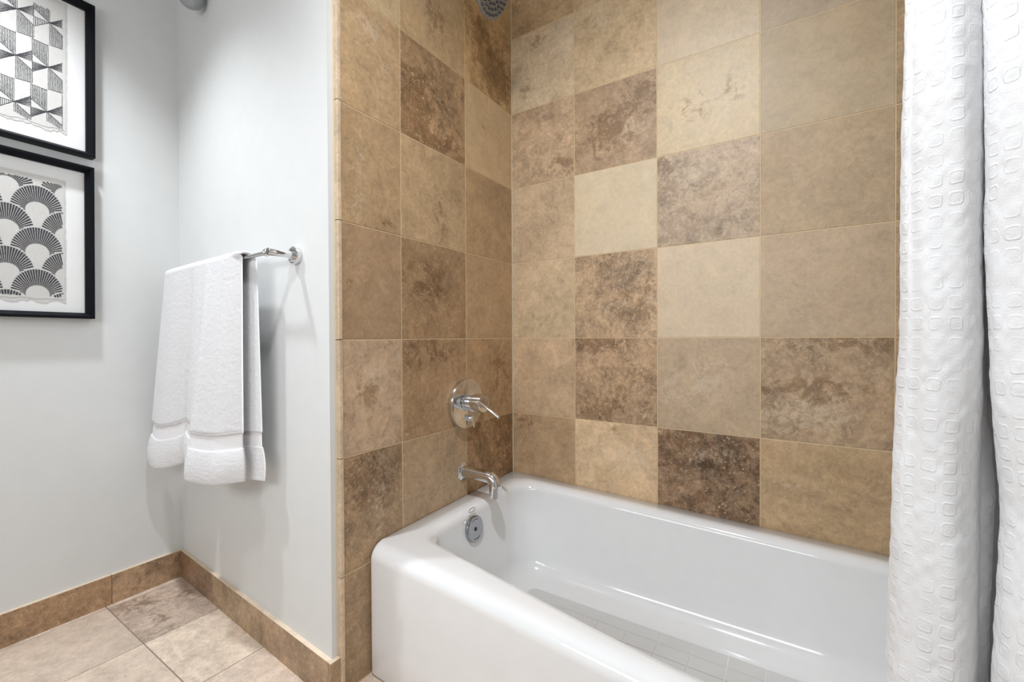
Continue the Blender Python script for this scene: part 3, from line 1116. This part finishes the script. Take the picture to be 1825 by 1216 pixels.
def arc_marks(name, a0, a1, n, rr, parent, mat, h):
    mb = MB()
    for k in range(n):
        a = math.radians(a0 + (a1 - a0) * k / (n - 1))
        c0 = oc + on * h + E1 * (rr * math.cos(a)) + e2 * (rr * math.sin(a))
        t = -E1 * math.sin(a) + e2 * math.cos(a)
        q = E1 * math.cos(a) + e2 * math.sin(a)
        wl, hl = .0016, .0022 * (1 if k % 3 else .7)
        vs = [c0 + t * x * wl * .5 + q * y * hl + on * z for z in (-.001, .0004) for (x, y) in ((-1, -.5), (1, -.5), (1, .5), (-1, .5))]
        mb.add(vs, [(0, 1, 2, 3), (7, 6, 5, 4), (0, 4, 5, 1), (1, 5, 6, 2), (2, 6, 7, 3), (3, 7, 4, 0)])
    return mb.build(name, mat, parent, smooth=False)


arc_marks('engraving', 62, 118, 9, .031, ov, M_DARKGAP, .0082)
arc_marks('engraving', 245, 300, 12, .031, ov, M_DARKGAP, .0082)
# small embossed oval on the porcelain above the plate
oo = np.array([.0945, -.3985, H0 - .5640])
pts = [oo + on * .0 + E1 * (.0165 * math.cos(a)) + e2 * (.0058 * math.sin(a)) for a in np.linspace(0, 2 * math.pi, 41)]
em = MB().tube(pts, .0012, 8, False).build('oval_emblem', M_CHROME_WORN, tub)

# ------------------------------------------------------------------ shower valve
VC = np.array([.0, -.3210, H0 - .2290])
valve = thing('shower_valve', VC, 'chrome round shower valve with lever handle on the tiled wall', 'faucet')
AX = np.array([1.0, 0, 0])
MB().lathe([(0, -.001), (.0865, -.001), (.0872, .002), (.0872, .0170), (.0862, .0190), (.084, .0196), (0, .0200)], VC, AX, 80).build('escutcheon', M_CHROME, valve)
HC = VC + np.array([0, -.002, .006])
hub = MB().lathe([(0, .0190), (.0300, .0190), (.0300, .0250), (.0275, .0258), (.0275, .0290), (.0315, .0300), (.0315, .0890), (.0305, .0910), (.0, .0915)], HC, AX, 48).build('handle_hub', M_CHROME, valve)
lp = HC + np.array([.087, -.0265, .008])
MB().tube([lp, lp + np.array([.020, .0, -.010]), lp + np.array([.080, .002, -.045]), lp + np.array([.082, .002, -.0462])], [.0048, .0050, .0056, .0045], 18).build('lever', M_CHROME, hub)
dk = VC + np.array([0, .004, -.052])
kn = MB().lathe([(0, .019), (.0105, .019), (.0105, .034), (.0095, .036), (0, .036)], dk, AX, 28).build('diverter_knob', M_CHROME, valve)
MB().tube([dk + np.array([.030, 0, -.002]), dk + np.array([.036, .004, -.014]), dk + np.array([.037, .006, -.030])], [.004, .004, .0034], 14).build('diverter_pin', M_CHROME, kn)

# ------------------------------------------------------------------ tub spout
SC = np.array([.0, -.3260, H0 - .4695])
spout = thing('tub_spout', SC, 'chrome tub spout bending down over the tub rim', 'spout')
MB().lathe([(0, -.001), (.0320, -.001), (.0330, .002), (.0310, .0045), (.0240, .0068), (.0225, .0085), (0, .0085)], SC, AX, 44).build('flange', M_CHROME, spout)
path = [SC + np.array([x, 0, -.02 * x]) for x in np.linspace(.004, .108, 8)]
ce = path[-1] + np.array([0, 0, -.030])
for a in np.linspace(80, 0, 9):
    a = math.radians(a)
    path.append(ce + np.array([.030 * math.cos(a), 0, .030 * math.sin(a)]))
path.append(ce + np.array([.030, 0, -.012]))
path.append(ce + np.array([.030, 0, -.0335]))
body = MB().tube(path, .0208, 32).build('spout_body', M_CHROME, spout)
MB().lathe([(0, 0), (.0165, 0), (.0165, .0012), (0, .0012)], path[-1] + np.array([0, 0, -.0014]), (0, 0, 1), 28).build('outlet', M_DARKGAP, body)

# ------------------------------------------------------------------ shower head
SH = np.array([.150, -.3370, H0 + 1.1440])
tlt = math.radians(62)
nd = np.array([math.sin(tlt), 0, -math.cos(tlt)])
head = thing('overhead_shower', (0, -.337, H0 + 1.24), 'round chrome shower head full of nozzles at the top of the tiled corner', 'shower head')
disc = MB().lathe([(0, -.050), (.016, -.050), (.018, -.030), (.030, -.022), (.068, -.012), (.0745, -.006), (.0750, -.002), (.0735, .0), (.0, .0008)], SH, nd, 56).build('head_disc', M_HEADFACE, head)
wallp = np.array([.0, -.337, H0 + 1.246])
MB().lathe([(0, -.001), (.030, -.001), (.030, .003), (.022, .009), (.012, .011), (0, .011)], wallp, AX, 36).build('arm_flange', M_CHROME, head)
back = SH - nd * .045
MB().tube([wallp + np.array([.004, 0, 0]), wallp + np.array([.05, 0, -.004]), (wallp * .45 + back * .55) + np.array([0, 0, .018]), back], .0105, 20).build('shower_arm', M_CHROME, head)
b1 = np.array([0, 1.0, 0])
b2 = np.cross(nd, b1)
noz = None
for rr, cnt, ph in ((.0, 1, 0), (.0150, 6, .3), (.0300, 12, .1), (.0450, 18, .25), (.0610, 24, .0)):
    for k in range(cnt):
        a = 2 * math.pi * k / cnt + ph
        p = SH + nd * .0004 + b1 * (rr * math.cos(a)) + b2 * (rr * math.sin(a))
        if noz is None:
            noz = MB().lathe([(.0046, -.002), (.0046, .0014), (.0040, .0042), (.0026, .0058), (0, .0064)], (0, 0, 0), nd, 14).build('nozzle', M_NOZZLE, None)
            q = noz
        else:
            q = noz.copy()
            COL.objects.link(q)
        q.parent = disc
        q.location = Vector(p) - head.location

# ------------------------------------------------------------------ shower curtain
def curtain():
    # plan outline (x, y) of the gathered cloth, at mid height
    ctl = np.array([(1.0935, -.838), (1.0905, -.850), (1.0960, -.868), (1.112, -.884), (1.132, -.888), (1.148, -.876), (1.1590, -.856), (1.1650, -.826), (1.1680, -.798), (1.1730, -.792), (1.1760, -.803),
                    (1.1690, -.838), (1.1555, -.872), (1.164, -.899), (1.198, -.914), (1.226, -.908), (1.243, -.880), (1.248, -.840), (1.252, -.802), (1.262, -.797), (1.270, -.830), (1.282, -.880), (1.306, -.905), (1.330, -.893),
                    (1.345, -.850), (1.352, -.806), (1.364, -.800), (1.374, -.840), (1.392, -.890), (1.418, -.898), (1.440, -.860), (1.450, -.815), (1.465, -.812), (1.480, -.850), (1.500, -.880), (1.516, -.860)])
    n = len(ctl)
    tt = np.arange(n)
    # Catmull-Rom resample
    def cr(t):
        i = np.clip(np.floor(t).astype(int), 0, n - 2)
        f = (t - i)[:, None]
        p0, p1, p2, p3 = ctl[np.maximum(i - 1, 0)], ctl[i], ctl[i + 1], ctl[np.minimum(i + 2, n - 1)]
        return .5 * ((2 * p1) + (-p0 + p2) * f + (2 * p0 - 5 * p1 + 4 * p2 - p3) * f ** 2 + (-p0 + 3 * p1 - 3 * p2 + p3) * f ** 3)
    fine = cr(np.linspace(0, n - 1, 3000))
    arc = np.concatenate([[0], np.cumsum(np.linalg.norm(np.diff(fine, axis=0), axis=1))])
    vis = .36
    a_s = np.concatenate([np.arange(0, vis, .0019), np.arange(vis, arc[-1], .006)])
    base = np.stack([np.interp(a_s, arc, fine[:, 0]), np.interp(a_s, arc, fine[:, 1])], -1)
    zt, zb = 2.447, .045
    zs = np.concatenate([np.arange(zb, .42, .010), np.arange(.42, 1.42, .0024), np.arange(1.42, zt, .010)])
    nu, nv = len(a_s), len(zs)
    Zc = zs - H0
    X = np.repeat(base[None, :, 0], nv, 0)
    Y = np.repeat(base[None, :, 1], nv, 0)
    zz = np.repeat(zs[:, None], nu, 1)
    # spread of the left part towards the bottom
    left = np.clip((1.20 - X) / .11, 0, 1)
    dx = np.interp(Zc, [-.9, -.42, -.15, 0, .25, .40, 1.1], [-.022, -.0115, -.006, .0, .0015, .0045, .012])[:, None]
    X = X + dx * left
    # the first valley opens lower down: bulges deepen with depth below the rod
    open_ = np.interp(Zc, [-.5, -.33, -.18, -.05, .12, .40, 1.1], [.0095, .0105, .0160, .0050, .0, -.003, -.004])[:, None]
    X = X + open_ * sstep(.0, 1, np.clip((a_s - .125) / .03, 0, 1))[None, :]
    # shallower folds at the top
    sh = np.interp(Zc, [-.9, -.1, .25, .45, 1.1], [1.08, 1.0, .92, .78, .7])[:, None]
    Y = -.858 + (Y + .858) * sh
    # slack wrinkles
    Y += .0025 * np.sin(zz * 11 + X * 60) * np.sin(X * 95) + .002 * np.sin(zz * 23 + X * 30)
    # small crease parallel to the leading hem
    cr_c = .030 + .018 * np.clip((.35 - Zc) / .8, 0, 1)
    Y += (.0055 * np.exp(-((a_s[None, :] - cr_c[:, None]) / .006) ** 2)) * np.interp(Zc, [-.5, -.2, .1, .4, .6], [.1, .5, 1, 1, .4])[:, None]
    # honeycomb weave
    pu, pv = .0165, .0222
    u = a_s[None, :] / pu
    v = zz / pv
    cu = np.cos(2 * np.pi * u)
    cv = np.cos(2 * np.pi * v)
    sq = np.maximum(np.abs(((u + .25) % 1) - .5), np.abs(((v + .25) % 1) - .5) * 1.15)     # 0 in cell centre .. .5 at its edge
    outline = np.exp(-((sq - .30) / .05) ** 2)
    soft = smooth2(rng.normal(0, 1, (nv, nu)), 12)
    soft = soft / soft.std()
    amp = .55 + .45 * np.sin(u * 2.1 + 1.3 * np.sin(v * .7)) * np.sin(v * 1.3)
    wv = .00040 * cu * cv * amp + .00026 * soft + .00006 * smooth2(rng.normal(0, 1, (nv, nu)), 1)
    hem = sstep(.004, .012, a_s)[None, :]
    wv = wv * hem
    P3 = np.stack([X, Y, zz], -1)
    dU = np.gradient(P3, axis=1)
    dV = np.gradient(P3, axis=0)
    nr = np.cross(dU, dV)
    nr /= np.linalg.norm(nr, axis=2, keepdims=True) + 1e-9
    P3 = P3 + nr * wv[:, :, None]
    back = P3 - nr * .0016
    F = P3.reshape(-1, 3)
    Bk = back.reshape(-1, 3)
    m = nu * nv
    fs = grid_faces(nu, nv)
    bs = fs[:, ::-1] + m
    rim = [i for i in range(nu)] + [k * nu + nu - 1 for k in range(1, nv)] + [(nv - 1) * nu + i for i in range(nu - 2, -1, -1)] + [k * nu for k in range(nv - 2, 0, -1)]
    rim = np.array(rim)
    r2 = np.roll(rim, -1)
    es = np.stack([r2, rim, rim + m, r2 + m], -1)
    root = thing('shower_curtain', (1.3, -.858, 0), 'white waffle weave shower curtain hanging in folds at the right', 'curtain')
    oc_ = put('curtain_cloth', np.concatenate([F, Bk]), np.concatenate([fs, bs, es]).tolist(), M_CURTAIN, root, True, None)
    wuv = np.stack([u + 0 * zz, v + 0 * X, amp + 0 * zz], -1).reshape(-1, 3)
    at = oc_.data.attributes.new('weave', 'FLOAT_VECTOR', 'POINT')
    at.data.foreach_set('vector', np.concatenate([wuv, wuv]).astype(np.float32).ravel())
    return root


curtain()
# ------------------------------------------------------------------ lights
def area(name, loc, target, size, power, color=(1, 1, 1), shape='DISK', size_y=None, spread=None):
    l = bpy.data.lights.new(name, 'AREA')
    l.shape = shape
    l.size = size
    if size_y:
        l.size_y = size_y
    l.energy = power
    l.color = color
    if spread:
        l.spread = math.radians(spread)
    o = bpy.data.objects.new(name, l)
    COL.objects.link(o)
    o.location = loc
    d = Vector(target) - Vector(loc)
    o.rotation_euler = d.to_track_quat('-Z', 'Y').to_euler()
    return o


def spot(name, loc, target, power, deg, blend, radius, color=(1, 1, 1)):
    l = bpy.data.lights.new(name, 'SPOT')
    l.energy = power
    l.spot_size = math.radians(deg)
    l.spot_blend = blend
    l.shadow_soft_size = radius
    l.color = color
    o = bpy.data.objects.new(name, l)
    COL.objects.link(o)
    o.location = loc
    d = Vector(target) - Vector(loc)
    o.rotation_euler = d.to_track_quat('-Z', 'Y').to_euler()
    return o


LC = (.95, .985, 1.035)
spot('ceiling_light', (-.64, -1.33, CEIL - .02), (-.64, -1.33, 0), 80, 98, 1.0, .045, LC)
spot('ceiling_light', (.65, -1.32, CEIL - .02), (.72, -.45, .6), 92, 122, 1.0, .045, LC)
area('vanity_light', (.45, -2.50, 1.45), (.45, 0, .95), 1.6, 14.0, LC, 'RECTANGLE', .40)

w = bpy.data.worlds.new('World')
scene.world = w
w.use_nodes = True
w.node_tree.nodes['Background'].inputs[0].default_value = (.9, .92, 1, 1)
w.node_tree.nodes['Background'].inputs[1].default_value = .3

# ------------------------------------------------------------------ camera (calibrated on the tile joints)
yaw, pitch, roll, foc = -.5723167, -.0089649, -.0049309, 781.808
fw = Vector((math.sin(yaw), math.cos(yaw), 0))
rt = Vector((math.cos(yaw), -math.sin(yaw), 0))
up = Vector((0, 0, 1))
f2 = fw * math.cos(pitch) + up * math.sin(pitch)
u2 = up * math.cos(pitch) - fw * math.sin(pitch)
r3 = rt * math.cos(roll) + u2 * math.sin(roll)
u3 = u2 * math.cos(roll) - rt * math.sin(roll)
cd = bpy.data.cameras.new('camera')
cam = bpy.data.objects.new('camera', cd)
COL.objects.link(cam)
cam.matrix_world = Matrix(((r3.x, u3.x, -f2.x, .9863), (r3.y, u3.y, -f2.y, -1.5349), (r3.z, u3.z, -f2.z, .0046 + H0), (0, 0, 0, 1)))
cd.sensor_width = 36
cd.lens = foc / 1825 * 36
cd.clip_start = .02
scene.camera = cam

scene.view_settings.view_transform = 'Standard'
scene.view_settings.look = 'None'
scene.view_settings.gamma = 1
scene.view_settings.use_curve_mapping = False
scene.view_settings.exposure = 0.09
scene.cycles.use_denoising = True
scene.cycles.max_bounces = 8
scene.cycles.diffuse_bounces = 4
scene.cycles.use_adaptive_sampling = True
scene.cycles.adaptive_threshold = .08
scene.cycles.sample_clamp_indirect = 8
